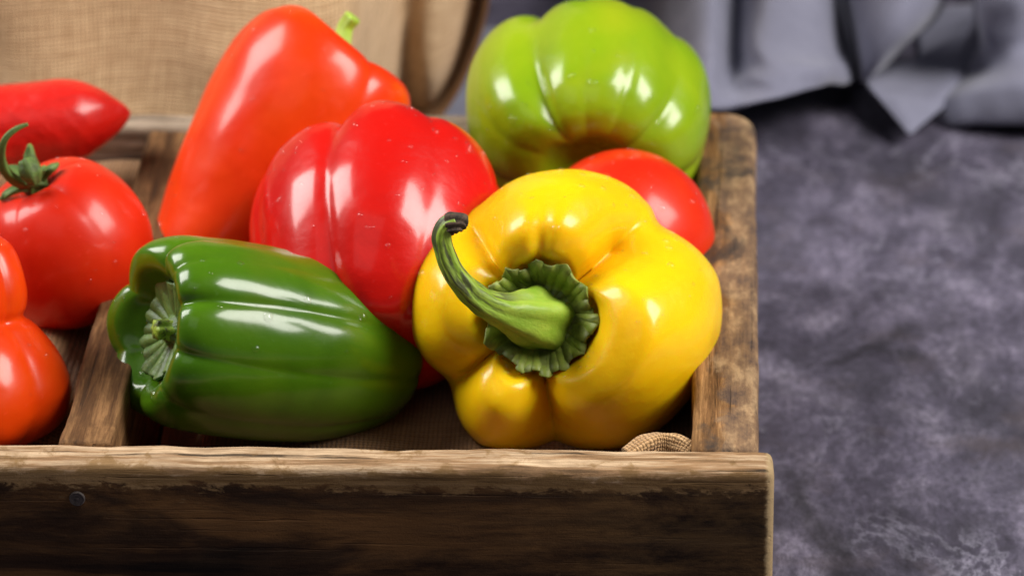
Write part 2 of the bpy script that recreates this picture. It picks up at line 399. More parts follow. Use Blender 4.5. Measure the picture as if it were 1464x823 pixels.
# ------------------------------------------------------------------ the wooden crate
H = 0.065
CR = empty('wooden_crate', (-0.205, 0.11, 0.0), 'weathered wooden crate with a divider, dark stained front and worn pale top edge', 'crate')
def plank(name, lo, hi, axis, mat, parent, bev=0.0024, amp=0.00035, seed=0, round_ends=None):
    lo, hi = np.array(lo, float), np.array(hi, float)
    bm = bmesh.new()
    bmesh.ops.create_cube(bm, size=1.0)
    for v in bm.verts:
        v.co = Vector(((lo+hi)/2 + np.array(v.co)*(hi-lo)).tolist())
    if round_ends:
        es = [e for e in bm.edges if round_ends(((e.verts[0].co+e.verts[1].co)/2), (e.verts[1].co-e.verts[0].co).normalized())]
        bmesh.ops.bevel(bm, geom=es, offset=0.011, segments=6, affect='EDGES', profile=0.5)
        sh = [e for e in bm.edges if len(e.link_faces) == 2 and e.calc_face_angle(0) > 0.6]
        bmesh.ops.bevel(bm, geom=sh, offset=bev, segments=3, affect='EDGES', profile=0.5)
    else:
        bmesh.ops.bevel(bm, geom=list(bm.edges), offset=bev, segments=4, affect='EDGES', profile=0.55)
    nrm_ = Vector([0, 0, 0]); nrm_[axis] = 1
    L = hi[axis]-lo[axis]
    for k in range(1, int(L/0.004)):
        co = Vector(((lo+hi)/2).tolist()); co[axis] = lo[axis]+k*0.004
        bmesh.ops.bisect_plane(bm, geom=bm.verts[:]+bm.edges[:]+bm.faces[:], plane_co=co, plane_no=nrm_)
    bm.normal_update()
    for v in bm.verts:
        s = v.co.copy(); s[axis] *= 0.3
        q = mnoise.noise(s*160+Vector((seed*7.3, 1, 2)))*amp + mnoise.noise(v.co*420+Vector((seed, 5, 2)))*amp*0.5 + mnoise.noise(v.co*60+Vector((seed, 8, 2)))*amp*1.1
        v.co += v.normal*q
    bm.verts.index_update()
    Vv = [tuple(v.co) for v in bm.verts]; Ff = [[v.index for v in f.verts] for f in bm.faces]
    bm.free()
    return link(name, Vv, Ff, mat, parent)
XL = -0.405
front = plank('front_plank', (XL-0.004, -0.0135, 0.0), (0.0042, 0.0, H), 0, M['plank_front'], CR, 0.0030, 0.00045, 1)
tag(front, 'dark stained front plank with a pale worn top edge')
rnd = lambda c, d: abs(d.z) > 0.9 and c.y > 0.2 and c.x > -0.01
plank('side_plank', (-0.0195, 0.0005, 0.0), (0.0, 0.236, H-0.0006), 1, M['plank_side'], CR, 0.0028, 0.0005, 2, rnd)
plank('side_plank', (XL, 0.0005, 0.0), (XL+0.0195, 0.236, H-0.0006), 1, M['plank_side'], CR, 0.0028, 0.0005, 3)
plank('divider_plank', (-0.205, 0.0005, 0.004), (-0.189, 0.2185, H-0.0004), 1, M['plank_mid'], CR, 0.0018, 0.0005, 4)
plank('back_plank', (XL+0.0200, 0.2190, 0.0), (-0.0200, 0.2330, H-0.001), 0, M['plank_back'], CR, 0.0024, 0.0005, 5)
for k in range(4):
    plank('floor_board', (XL+0.0200, 0.002+k*0.054, 0.001), (-0.0200, 0.054+k*0.054, 0.0035), 0, M['plank_back'], CR, 0.0006, 0.0001, 6+k)
# round nail head with a scored spiral, set into the front plank
pc = at(110, 713, -0.0138)
nv, nf = [], []
rings = [(0.0, .0006), (0.0005, .0006), (0.0009, .00025), (0.0013, .0007), (0.0017, .00035), (0.0020, .0008), (0.00225, .0006), (0.0024, -.0006)]
for (r, hgt) in rings:
    for j in range(24):
        a = j*2*PI/24
        nv.append((pc[0]+r*math.cos(a), pc[1]-hgt*0.5+0.0002, pc[2]+r*math.sin(a)))
nf = grid_faces(len(rings), 24, True)
link('nail_head', nv, nf, M['nail'], front)

# ------------------------------------------------------------------ burlap lining in the two bays
def lining(name, x0, x1, f, label):
    nx, ny = 110, 130
    xs = np.linspace(x0, x1, nx); ys = np.linspace(0.0015, 0.2170, ny)
    V = np.array([(x, y, f(x, y)) for y in ys for x in xs]); uv = V[:, :2].copy()
    V[:, 2] += wob(V, 55, 0.0022, 3)
    o = link(name, V, grid_faces(ny, nx), M['burlap_in'], uv=uv)
    base = (float((x0+x1)/2), 0.11, 0.03)
    return tag(o, label, 'burlap')
sm = lambda a, b, x: (lambda q: q*q*(3-2*q))(min(1, max(0, (x-a)/(b-a))))
def f_right(x, y):
    z = 0.036 + 0.018*sm(0.13, 0.21, y)
    z += 0.022*sm(-0.045, -0.021, x)*sm(0.05, 0.005, y)             # tucked up in the near right corner
    z -= 0.018*sm(-0.165, -0.186, x)                                 # falls away beside the divider
    return z
def f_left(x, y):
    z = 0.040 + 0.012*sm(0.13, 0.21, y)
    z += 0.014*math.exp(-((x+0.222)/0.010)**2)*sm(0.03, 0.07, y)*sm(0.16, 0.1, y)
    z += 0.020*math.exp(-((x+0.212)/0.006)**2)*sm(0.02, 0.004, y)
    return z
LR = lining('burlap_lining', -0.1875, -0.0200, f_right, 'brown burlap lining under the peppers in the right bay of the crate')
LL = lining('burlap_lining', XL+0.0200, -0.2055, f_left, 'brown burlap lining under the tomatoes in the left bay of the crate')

# ------------------------------------------------------------------ tubes, calyxes
def tube(name, pts, radii, mat, parent, ribs=0, rib=0.0, nseg=70, nr=40, cap=True, seed=0, twist=0.0, wobble=0.0, weave=0.0, metric=False, label=None):
    P = catmull(np.column_stack([np.asarray(pts, float), np.asarray(radii, float)]), nseg)
    C, R = P[:, :3], P[:, 3]
    T = np.gradient(C, axis=0); T /= np.linalg.norm(T, axis=1)[:, None]
    N = np.zeros_like(T); a = np.cross(T[0], [0.3, 0.5, 0.81]); N[0] = nrm(a)
    for i in range(1, nseg):
        a = N[i-1]-T[i]*(N[i-1]@T[i]); N[i] = nrm(a)
    B = np.cross(T, N)
    ph = np.linspace(0, 2*PI, nr, endpoint=False)
    V, UV = [], []
    s = np.linspace(0, 1, nseg)
    for i in range(nseg):
        w = 1 + (rib*np.cos(ribs*ph+twist*s[i]) if ribs else 0)
        w = w + 0.35*rib*np.cos(3*ph+1.3+4*s[i])
        if weave: w = w + weave*np.sin(7*ph+s[i]*42)*np.sin(7*ph-s[i]*42)
        V.append(C[i] + R[i]*(np.outer(np.cos(ph)*w, N[i])+np.outer(np.sin(ph)*w, B[i])))
        UV.append(np.column_stack([ph*R.mean(), np.full(nr, s[i]*nseg*np.linalg.norm(C[1]-C[0]))]) if metric else np.column_stack([ph/(2*PI), np.full(nr, s[i])*3]))
    V = np.concatenate(V); UV = np.concatenate(UV)
    if wobble: V += (wob(V, 300, wobble, seed)[:, None])*nrm([0.5, 0.3, 0.8])
    F = grid_faces(nseg, nr, True)
    if cap:
        for e, i in ((0, 0), (1, nseg-1)):
            V = np.vstack([V, C[i]+T[i]*(0.15*R[i] if e else -0.15*R[i])]); UV = np.vstack([UV, [0.5, 3*s[i]]]); k = len(V)-1
            for j in range(nr):
                q = (j+1) % nr
                F.append((i*nr+q, i*nr+j, k) if e == 0 else (i*nr+j, i*nr+q, k))
    o = link(name, V, F, mat, parent, uv=UV)
    if label: o['label'] = label
    return o
def frame(axis, ref):
    z = nrm(axis); x = np.asarray(ref, float); x = nrm(x-z*(x@z)); y = np.cross(z, x)
    return x, y, z
def calyx(name, cen, axis, ref, R, prof, pts, mat, parent, tip=0.14, wave=0.08, ribs=0.04, crinkle=0.0, seed=1, nphi=300):
    """prof: (r, z) in units of R from the middle out; pts tips round a scalloped, wavy rim"""
    x, y, z = frame(axis, ref); r_ = np.random.default_rng(seed)
    P = catmull(np.array(prof, float), 34)
    ph = np.linspace(0, 2*PI, nphi, endpoint=False)
    wa = ph + 0.12*np.sin(2*ph+seed) + 0.08*np.sin(3*ph+2*seed)
    tipf = 1-np.abs(np.sin(wa*pts/2))**0.9
    amp = 1+0.25*np.sin(ph*3+seed)
    V, UV = [], []
    for (r, zz) in P:
        k = r**2
        rr = R*(r*(1+tip*(tipf-0.4)*k*amp + 0.03*np.sin(5*ph+seed)*k))
        h = R*(zz + wave*k*np.cos(wa*pts+0.6)*amp + ribs*r*(1-0.4*r)*np.cos(wa*pts*2) + crinkle*k*np.sin(wa*29+4*np.sin(3*ph))*np.sin(r*9+2*np.sin(5*ph)) + 0.04*k*np.sin(2*ph+seed))
        V.append(cen + np.outer(rr*np.cos(ph), x)+np.outer(rr*np.sin(ph), y)+np.outer(h, z))
        UV.append(np.column_stack([ph/(2*PI)*3, np.full(nphi, r*1.5)]))
    V = np.concatenate(V); UV = np.concatenate(UV)
    o = link(name, V, grid_faces(len(P), nphi, True), mat, parent, uv=UV)
    sd = o.modifiers.new('thickness', 'SOLIDIFY'); sd.thickness = 0.0012; sd.offset = -1
    return o

# ------------------------------------------------------------------ water drops (one joined part per fruit)
def drops(V, N, count, parent, seed, keep, smin=0.0003, smax=0.0010):
    count = int(count*1.6); smin *= 1.5; smax *= 1.45
    r_ = np.random.default_rng(seed)
    ok = np.where(keep(V, N))[0]
    if len(ok) == 0: return
    idx = list(r_.choice(ok, size=min(count, len(ok)), replace=False))
    VV, FF = [], []
    nr, ns = 4, 9
    for i in idx:
        s = smin*(smax/smin)**(r_.random()**2.0)
        n_ = N[i]; a = nrm(np.cross(n_, r_.normal(size=3))); b = np.cross(n_, a)
        st = 1+0.5*r_.random(); k0 = len(VV)
        for j in range(nr):
            th = (j/(nr-0.0))*PI/2*1.0
            for m in range(ns):
                q = m*2*PI/ns
                p = V[i] + s*math.cos(th)*(math.cos(q)*a*st+math.sin(q)*b) + n_*(s*0.7*math.sin(th) - s*0.12)
                VV.append(p)
        VV.append(V[i]+n_*(s*0.7-s*0.12)); top = len(VV)-1
        for j in range(nr-1):
            for m in range(ns):
                q = (m+1) % ns
                FF.append((k0+j*ns+m, k0+j*ns+q, k0+(j+1)*ns+q, k0+(j+1)*ns+m))
        for m in range(ns):
            FF.append((k0+(nr-1)*ns+m, k0+(nr-1)*ns+(m+1) % ns, top))
    o = link('water_drops', VV, FF, M['water'], parent); o['kind'] = 'stuff'
    return o

# ------------------------------------------------------------------ fruit bodies
STD = [  # r, z (in units of the radius), crease strength, shoulder strength
    (0.0, -.46, 0, 0), (.12, -.46, 0, .1), (.22, -.40, .1, .3), (.31, -.24, .5, .6), (.42, -.07, 1, 1), (.58, .02, 1, 1), (.76, -.04, .9, .8),
    (.91, -.20, .65, .4), (.985, -.45, .45, .1), (1.0, -.75, .38, 0), (.97, -1.1, .40, 0), (.89, -1.45, .5, 0), (.74, -1.75, .7, 0), (.52, -1.92, .9, 0),
    (.30, -1.93, .8, 0), (.14, -1.86, .3, 0), (0, -1.84, 0, 0)]
def circ_outline(ctrl, ph, soft=5):
    """closed outline radius from (degrees, radius) control points"""
    c = sorted((a % 360, r) for a, r in ctrl)
    a = np.array([q[0] for q in c]); r = np.array([q[1] for q in c])
    aa = np.concatenate([a-360, a, a+360]); rr = np.concatenate([r]*3)
    d = np.degrees(ph) % 360
    out = np.interp(d, aa, rr)
    k = np.exp(-0.5*(np.arange(-20, 21)*(360/len(ph))/soft)**2); k /= k.sum()
    return np.convolve(np.concatenate([out[-20:], out, out[:20]]), k, 'valid')
def lobe_pinch(deg, creases):
    """puffed lobes between sharp creases: 0 on a lobe's back, the crease's depth in the crease"""
    if not creases: return np.zeros(len(deg))
    c = sorted(creases, key=lambda q: q[0] % 360)
    G = np.zeros(len(deg)); d = deg % 360
    for i, (a, da, wa) in enumerate(c):
        b, db, wb = c[(i+1) % len(c)]
        span = (b-a) % 360 or 360
        s_ = ((d-a) % 360)/span
        m_ = s_ < 1
        q = np.abs(2*s_-1); near = s_ < 0.5
        ex = np.where(near, 40/wa, 40/wb); dep = np.where(near, da, db)
        G[m_] = (dep*(1-np.sqrt(np.maximum(0, 1-q**ex))))[m_]
    kk = np.exp(-0.5*(np.arange(-6, 7)/1.6)**2); kk /= kk.sum()
    return np.convolve(np.concatenate([G[-6:], G, G[:6]]), kk, 'valid')
def body(name, cen, axis, ref, R, mat, parent, prof=STD, outline=None, creases=(), kz=0.55, lobes=None, bend=(0, 0), seed=0,
         lump=0.012, nphi=288, nprof=150, outline_soft=4, twist=0.0, eye=(0, 0), raised=None, label=None):
    """pepper / tomato body: profile turned round the axis, pinched by creases [(deg, depth, width deg)] and raised by lobes [(deg, width, height)]"""
    x, y, z = frame(axis, ref)
    P = catmull(np.array(prof, float), nprof)
    P[:, 0] = np.maximum(P[:, 0], 0); P[0, 0] = P[-1, 0] = 1e-4
    ph = np.linspace(0, 2*PI, nphi, endpoint=False)
    ro = np.ones(nphi) if outline is None else circ_outline(outline, ph, outline_soft)/R
    imax = int(np.argmax(P[:, 0]))
    zmin, zmax = P[:, 1].min(), P[:, 1].max()
    V = np.zeros((nprof, nphi, 3))
    for i in range(nprof):
        r, zz, g, hs = P[i]
        s = (zmax-zz)/(zmax-zmin)
        pt = ph + twist*s
        G = lobe_pinch(np.degrees(pt), creases)
        Lh = np.zeros(nphi)
        if raised:
            c_ = sorted(creases, key=lambda q: q[0] % 360); dg = np.degrees(pt) % 360
            for ci, (a_, _, _) in enumerate(c_):
                span = (c_[(ci+1) % len(c_)][0]-a_) % 360 or 360
                s_ = ((dg-a_) % 360)/span; m_ = s_ < 1
                Lh[m_] += (raised[ci]*(1-np.abs(2*s_-1)**3.5))[m_]
        for (d, w, h) in (lobes or ()):
            dd = np.abs((np.degrees(ph)-d+180) % 360-180)/w
            Lh += h*np.exp(-dd**2*1.2)
        # far from the middle of the profile the traced outline fades to round
        f = ro/(1-G*P[imax, 2]) if outline is not None else 1
        rr = R*r*f*(1-G*g)
        h = R*(zz - G*g*kz*(1.0-1.25*min(1, max(0, (-zz-0.15)/0.7))) + Lh*hs)
        ew = max(0.0, 1-r)**1.0*(1 if i < imax else 0)
        bx = R*(bend[0]*(s**2)+eye[0]*ew); by = R*(bend[1]*(s**2)+eye[1]*ew)
        V[i] = cen + np.outer(rr*np.cos(ph)+bx, x)+np.outer(rr*np.sin(ph)+by, y)+np.outer(h, z)
    # normals from the grid
    du = np.roll(V, -1, 1)-np.roll(V, 1, 1); dv = np.gradient(V, axis=0)
    N = np.cross(dv, du); N /= np.maximum(np.linalg.norm(N, axis=2), 1e-12)[..., None]
    mid = V[nprof//2].mean(0)
    if ((V[nprof//2]-mid)*N[nprof//2]).sum() < 0: N = -N
    Vf, Nf = V.reshape(-1, 3), N.reshape(-1, 3)
    fade = np.repeat(np.clip(P[:, 0]*2.5, 0, 1), nphi)
    dn = wob(Vf, 1.6/R, lump*R, seed+1) + wob(Vf, 4.5/R, lump*R*0.28, seed+2)
    Vf = Vf + Nf*(dn*fade)[:, None]
    F = grid_faces(nprof, nphi, True)
    F = [f[::-1] for f in F]
    o = link(name, Vf, F, mat, parent)
    if label: o['label'] = label
    return o, Vf, Nf
UPW = np.array([0, 0, 1.0])
def topside(lim=0.0, front=-2):
    return lambda V, N: (N[:, 2] > lim) & (N[:, 1] < -front if front > -2 else True)
SEEN = lambda lim: (lambda V, N: (N@(-FWD) > 0.05) & (N[:, 2] > lim))

def base_of(V):
    c = V.mean(0); return (float(c[0]), float(c[1]), float(V[:, 2].min()))

# ---- yellow bell pepper, front right, stem end towards the viewer
cy = at(779, 465, 0.047); k = mpp(cy)
ax = cdir(-0.10, -0.06, 1.0)
T = empty('yellow_bell_pepper', (cy[0], cy[1]+0.03, 0.04), 'yellow bell pepper with its curled green stem facing the viewer', 'bell pepper')
out = [(0, 240), (15, 241), (26, 224), (36, 205), (43, 192), (50, 204), (60, 214), (70, 217), (80, 216), (90, 212), (104, 208), (115, 200), (124, 193), (133, 200), (144, 211),
       (157, 215), (176, 209), (187, 207), (199, 196), (210, 176), (216, 182), (224, 195), (232, 204), (241, 209), (255, 200), (266, 190), (272, 188), (281, 199), (301, 215), (317, 219), (337, 229), (349, 236)]
yp = [(0.0, -.34, 0, 0), (.14, -.34, 0, 0), (.25, -.30, .05, .2), (.325, -.22, .2, .6), (.385, -.08, .60, 1), (.50, .06, .92, 1), (.66, .07, 1, 1),
      (.83, -.09, .92, .6), (.945, -.32, .70, .25), (.995, -.6, .48, 0), (1.0, -.8, .36, 0), (.98, -1.05, .32, 0), (.90, -1.35, .4, 0), (.74, -1.62, .6, 0), (.52, -1.78, .8, 0),
      (.30, -1.78, .8, 0), (.14, -1.70, .3, 0), (0, -1.68, 0, 0)]
_, Vy, Ny = body('body', cy, ax, RIGHT, 215*k, M['yellow'], T, yp, [(a, r*k*1.02) for a, r in out],
     creases=[(49, .56, 19), (271, .44, 20), (213, .32, 22), (130, .32, 21)], kz=1.0, raised=[.0, -.04, -.02, .17], eye=(-.07, .04),
     lobes=[(89, 7, -.05)], seed=3, lump=0.010, outline_soft=3.0, nphi=360, nprof=180)
xx, yy_, zz_ = frame(ax, RIGHT)
cc = cy + zz_*(-0.15*215*k) + RIGHT*(-8*k) + UP*(10*k)
calyx('calyx', cc, ax, RIGHT, 80*k, [(0, 0.0), (.2, 0.0), (.45, -.08), (.60, -.10), (.74, .02), (.86, .20), (.95, .30), (1.0, .31)], 12, M['calyx'], T, tip=.13, wave=.045, ribs=.045, crinkle=.035, seed=2)
def cpt(px, py, toward):
    """point at a photo pixel on the plane through the yellow calyx, moved towards the viewer"""
    P = at(px, py, cc[1]); return P - FWD*toward
st = [(784, 458, -.010), (778, 458, -.004), (765, 455, .003), (744, 450, .010), (722, 444, .0145), (697, 434, .018), (672, 415, .020), (651, 390, .0205), (638, 362, .020), (634, 338, .0195), (641, 322, .019), (652, 318, .0185)]
rd = [46, 46, 43, 33, 24, 19.5, 17, 15.5, 14.5, 13.5, 13, 12.5]
S = tube('stem', [cpt(*s) for s in st], [r*k for r in rd], M['stem'], T, ribs=5, rib=0.10, nseg=90, nr=60, twist=1.2, wobble=0.0004)
tube('cut_end', [cpt(643, 320, .0192), cpt(649, 318, .019), cpt(655, 320, .0187), cpt(660, 328, .0184)], [12.8*k, 14.5*k, 15*k, 9*k], M['cut'], S, ribs=9, rib=0.22, nseg=16, nr=48, wobble=0.0012, seed=4)
drops(Vy, Ny, 90, T, 5, lambda V, N: (N[:, 2] > 0.45) & (N@(-FWD) > -0.1), 0.0003, 0.0009)

# ---- dark green bell pepper lying in front, stem end to the left
cg = at(212, 468, 0.045); k = mpp(cg)
ag = cdir(-0.865, 0.13, 0.485)
T = empty('green_bell_pepper', (cg[0]+0.03, cg[1]+0.015, 0.038), 'dark green bell pepper lying on its side with its stem end to the left', 'bell pepper')
gp = [(0.0, -.36, 0, 0), (.14, -.36, 0, 0), (.27, -.37, .1, .2), (.40, -.34, .4, .5), (.52, -.20, .8, .8), (.64, -.04, 1, 1), (.76, .0, .95, 1), (.87, -.06, .85, .7), (.955, -.25, .65, .4),
      (.985, -.5, .5, .2), (1.0, -.9, .42, 0), (.98, -1.4, .42, 0), (.92, -1.9, .45, 0), (.81, -2.3, .5, 0), (.67, -2.62, .6, 0), (.49, -2.82, .8, 0), (.28, -2.88, .7, 0), (.1, -2.78, .3, 0), (0, -2.76, 0, 0)]
_, Vg, Ng = body('body', cg, ag, -FWD, 145*k, M['green'], T, gp, None,
     creases=[(24, .16, 18), (-13, .10, 18), (53, .06, 20), (80, .20, 18), (148, .13, 18), (206, .12, 18), (264, .17, 18), (308, .10, 18)], kz=0.7,
     lobes=[(20, 50, .03), (115, 30, .10), (178, 30, .12), (236, 28, .10)], seed=8, lump=0.017, nphi=340, nprof=190)
gx_, gy_, gz_ = frame(ag, -FWD)
gc = cg + gz_*(-0.24*147*k)
C = calyx('calyx', gc, ag, -FWD, 72*k, [(0, .02), (.15, .0), (.3, -.10), (.5, -.06), (.7, .0), (.88, .06), (1, .10)], 9, M['calyx_pale'], T, tip=.10, wave=.02, ribs=.055, seed=5)
tube('stem', [gc-gz_*4*k, gc+gz_*10*k, gc+gz_*24*k-gy_*2*k], [19*k, 15*k, 14*k], M['stem'], T, ribs=6, rib=.12, nseg=16, nr=36, wobble=.0004)
drops(Vg, Ng, 34, T, 15, lambda V, N: (N[:, 2] > 0.25) & (N@(-FWD) > 0.1), 0.00035, 0.0013)

# ---- red bell pepper in the middle
cr = at(548, 236, 0.135); k = mpp(cr)
ar = cdir(0.02, 0.80, -0.60)
T = empty('red_bell_pepper', (cr[0], cr[1]-0.02, 0.045), 'glossy red bell pepper leaning between the yellow and dark green peppers', 'bell pepper')
_, Vr, Nr = body('body', cr, ar, RIGHT, 182*k, M['red'], T, [(r, z*0.95, g, h) for r, z, g, h in STD], None,
     creases=[(247, .24, 17), (297, .09, 20), (345, .14, 18), (70, .2, 13), (150, .2, 13), (200, .1, 13)], kz=0.6,
     lobes=[(275, 30, .10), (222, 22, -.08), (320, 25, .02)], seed=21, lump=0.032)
calyx('calyx', cr+ar*(-0.36*182*k), ar, RIGHT, 58*k, [(0, 0), (.3, 0), (.6, .05), (1, .2)], 7, M['calyx'], T, seed=3)
tube('stem', [cr-ar*70*k, cr-ar*40*k, cr-ar*5*k], [22*k, 15*k, 14*k], M['stem'], T, ribs=5, rib=.1, nseg=14, nr=30)
drops(Vr, Nr, 60, T, 25, lambda V, N: (N@(-FWD) > 0.2) & (N[:, 2] > 0.1), 0.0003, 0.0010)

# ---- tall tapering orange-red pepper behind it
co = at(484, 74, 0.185); k = mpp(co)
ao = cdir(0.50, 0.85, -0.08)
T = empty('tapered_red_pepper', (co[0]-0.03, co[1]-0.03, 0.06), 'tall tapering orange-red pepper standing behind the glossy red pepper, tip down', 'pepper')
op = [(0.0, -.40, 0, 0), (.12, -.40, 0, 0), (.24, -.32, .2, .3), (.36, -.14, .7, .8), (.52, .0, 1, 1), (.72, .03, .95, 1), (.90, -.08, .7, .7), (1.01, -.36, .45, .3), (1.03, -.75, .3, 0),
      (.98, -1.25, .25, 0), (.89, -1.75, .3, 0), (.76, -2.3, .35, 0), (.62, -2.85, .4, 0), (.46, -3.35, .4, 0), (.28, -3.75, .3, 0), (.1, -3.95, .1, 0), (0, -3.98, 0, 0)]
_, Vo, No = body('body', co, ao, RIGHT, 138*k, M['orange_red'], T, op, None,
     creases=[(304, .11, 20), (205, .07, 20), (90, .2, 18), (30, .06, 20)], kz=0.5,
     lobes=[(225, 45, .12), (345, 28, .0)], seed=31, lump=0.028)
calyx('calyx', co+ao*(-0.22*124*k), ao, RIGHT, 46*k, [(0, 0), (.3, 0), (.6, .05), (1, .22)], 6, M['stem_lime'], T, seed=6)
tube('stem', [co-ao*30*k, co+ao*5*k, co+cdir(.25, .9, -.1)*36*k, co+cdir(.38, .9, 0)*54*k], [16*k, 13*k, 11*k, 12*k], M['stem_lime'], T, ribs=5, rib=.1, nseg=20, nr=30)
drops(Vo, No, 30, T, 35, SEEN(0.1), 0.0003, 0.0009)

# ---- lime green bell pepper at the back right, blossom end to the viewer
cl = at(845, 158, 0.200); k = mpp(cl)
al = cdir(0.02, 0.62, -0.78)
T = empty('lime_bell_pepper', (cl[0], cl[1], 0.05), 'bright lime green bell pepper at the back right corner of the crate', 'bell pepper')
out = [(0, 172), (20, 170), (34, 160), (42, 152), (52, 154), (65, 154), (90, 152), (108, 150), (118, 146), (127, 146), (138, 170), (150, 178), (165, 180), (180, 178), (200, 172), (220, 165), (250, 160), (280, 160), (310, 165), (335, 172)]
lp = [(0.0, -.30, 0, 0), (.12, -.30, 0, 0), (.24, -.22, .2, .3), (.38, -.06, .8, .8), (.56, .02, 1, 1), (.76, -.06, .8, .7), (.92, -.26, .5, .3), (1.0, -.55, .35, 0), (1.0, -.85, .4, 0), (.95, -1.15, .6, 0),
      (.83, -1.42, .85, 0), (.64, -1.58, 1.0, 0), (.44, -1.60, 1.0, 0), (.26, -1.50, .7, 0), (.12, -1.42, .3, 0), (0, -1.40, 0, 0)]
lcen = cl + al*(0.75*160*k)
_, Vl, Nl = body('body', lcen, al, RIGHT, 162*k, M['lime'], T, lp, [(-a, r*k) for a, r in out],
     creases=[(-124, .32, 17), (-36, .24, 17), (-66, .12, 19), (-95, .07, 20), (-195, .16, 13), (75, .2, 13), (10, .12, 11), (-160, .07, 10)], kz=0.7, seed=41, lump=0.018)
calyx('calyx', lcen+al*(-0.26*162*k), al, RIGHT, 50*k, [(0, 0), (.3, 0), (.6, .05), (1, .2)], 7, M['calyx'], T, seed=4)
tube('stem', [lcen-al*50*k, lcen-al*20*k, lcen+al*15*k], [20*k, 14*k, 13*k], M['stem'], T, ribs=5, rib=.1, nseg=14, nr=30)
drops(Vl, Nl, 26, T, 45, SEEN(0.0), 0.0003, 0.0010)

# ---- tomatoes
TOM = [(0.0, .70, 0, 0), (.08, .70, 0, 0), (.2, .76, .4, .3), (.36, .84, .8, .6), (.56, .80, .6, .4), (.76, .64, .3, .2), (.92, .36, .15, 0), (1.0, 0, .1, 0), (.95, -.36, .08, 0), (.78, -.66, .1, 0), (.5, -.86, .2, 0), (.25, -.92, .2, 0), (0, -.93, 0, 0)]
ct = at(92, 347, 0.112); k = mpp(ct)
at_ = cdir(-0.36, 0.80, 0.42)
T = empty('tomato', (ct[0], ct[1], ct[2]-0.026), 'round red tomato with green stalk behind the divider on the left', 'tomato')
_, Vt, Nt = body('body', ct, at_, RIGHT, 124*k, M['tomato'], T, TOM, None, creases=[(20, .06, 14), (100, .06, 12), (170, .06, 14), (250, .06, 16), (310, .05, 14)], kz=.5, seed=51, lump=0.010)
tx, ty, tz = frame(at_, RIGHT)
hub = ct+tz*(0.70*124*k)
def sepal(ang, Ls, w, lift, curl, name='sepal'):
    d = math.cos(ang)*tx+math.sin(ang)*ty; e = -math.sin(ang)*tx+math.cos(ang)*ty
    n1, n2 = 22, 9; V, UV = [], []
    for i in range(n1):
        s = i/(n1-1); wd = w*1.25*(0.75+0.9*s)*(1-s)**0.55+0.0003
        up = lift*s + curl*s**3 - 0.0006
        for j in range(n2):
            q = j/(n2-1)*2-1
            V.append(hub + d*(Ls*s) + e*(wd*q + 0.0012*math.sin(5*s+ang*3)) + tz*(up + 0.16*124*k*math.sin(min(1, s*1.3)*PI*.5) + (0.0009*q*q) ))
            UV.append((q*0.5, s*1.5))
    o = link(name, V, grid_faces(n1, n2), M['vine'], T, uv=UV)
    sd = o.modifiers.new('thickness', 'SOLIDIFY'); sd.thickness = 0.0016
    return o
for a, Ls, w, li, cu in ((0.1, .0100, .0026, .0005, .002), (1.35, .0095, .0022, .004, .004), (2.5, .011, .0024, .002, .003), (3.7, .012, .0022, .002, -.002), (4.75, .0085, .0028, .001, .002), (5.6, .0075, .0026, .003, .001)):
    sepal(a, Ls, w, li, cu)
def ht(px, py, Y): return at(px, py, Y)
tube('stalk', [hub-tz*6*k, hub+tz*16*k, at(30, 262, .104), at(10, 248, .101), at(2, 222, .100), at(8, 198, .100), at(24, 184, .101), at(40, 178, .102)],
     [9*k, 9*k, 7.5*k, 7*k, 6*k, 5*k, 4*k, 2.5*k], M['vine'], T, ribs=4, rib=.12, nseg=60, nr=20, wobble=.0003)
tube('stalk_knuckle', [at(36, 228, .103), at(44, 246, .101), at(50, 262, .1005)], [9*k, 14*k, 8*k], M['vine'], T, ribs=5, rib=.15, nseg=16, nr=24)
drops(Vt, Nt, 24, T, 55, SEEN(0.0), 0.0003, 0.0013)

cs = at(892, 344, 0.142); k = mpp(cs)
T = empty('tomato', (cs[0], cs[1], cs[2]-0.026), 'plain red tomato half hidden behind the yellow pepper, no stalk in view', 'tomato')
_, Vs, Ns = body('body', cs, cdir(0.25, .55, -.8), RIGHT, 132*k, M['tomato'], T, TOM, None, creases=[(300, .05, 18), (240, .04, 16), (20, .05, 14), (120, .05, 14)], kz=.5, seed=61, lump=0.012)
drops(Vs, Ns, 30, T, 65, SEEN(0.0), 0.0003, 0.0010)

# ---- orange-red pepper cut off by the left edge
cb = at(-58, 342, 0.062); k = mpp(cb)
ab = cdir(-0.06, 0.985, 0.16)
T = empty('orange_bell_pepper', (cb[0], cb[1], 0.042), 'orange-red bell pepper in the near left corner with a bulging lower lobe', 'bell pepper')
bp = [(0, -.12, 0, 0), (.15, -.12, 0, .2), (.32, -.02, .5, .8), (.52, .02, 1, 1), (.72, -.12, .9, .5), (.86, -.42, .7, .1), (.93, -.78, .6, 0), (.91, -1.03, .6, 0), (.86, -1.17, .6, 0), (1.00, -1.30, .5, 0),
      (1.26, -1.64, .45, 0), (1.42, -2.0, .4, 0), (1.47, -2.32, .4, 0), (1.38, -2.66, .5, 0), (1.10, -2.92, .7, 0), (.62, -3.02, .8, 0), (.2, -2.95, .3, 0), (0, -2.93, 0, 0)]
_, Vb, Nb = body('body', cb, ab, RIGHT, 100*k, M['orange_red'], T, bp, None, creases=[(322, .16, 18), (262, .22, 18), (35, .12, 18), (110, .14, 18), (190, .12, 18)], kz=.5, seed=71, lump=.03, bend=(-.10, 0))
calyx('calyx', cb+ab*(-0.06*100*k), ab, RIGHT, 38*k, [(0, 0), (.3, 0), (.6, .05), (1, .12)], 7, M['calyx'], T, seed=9)
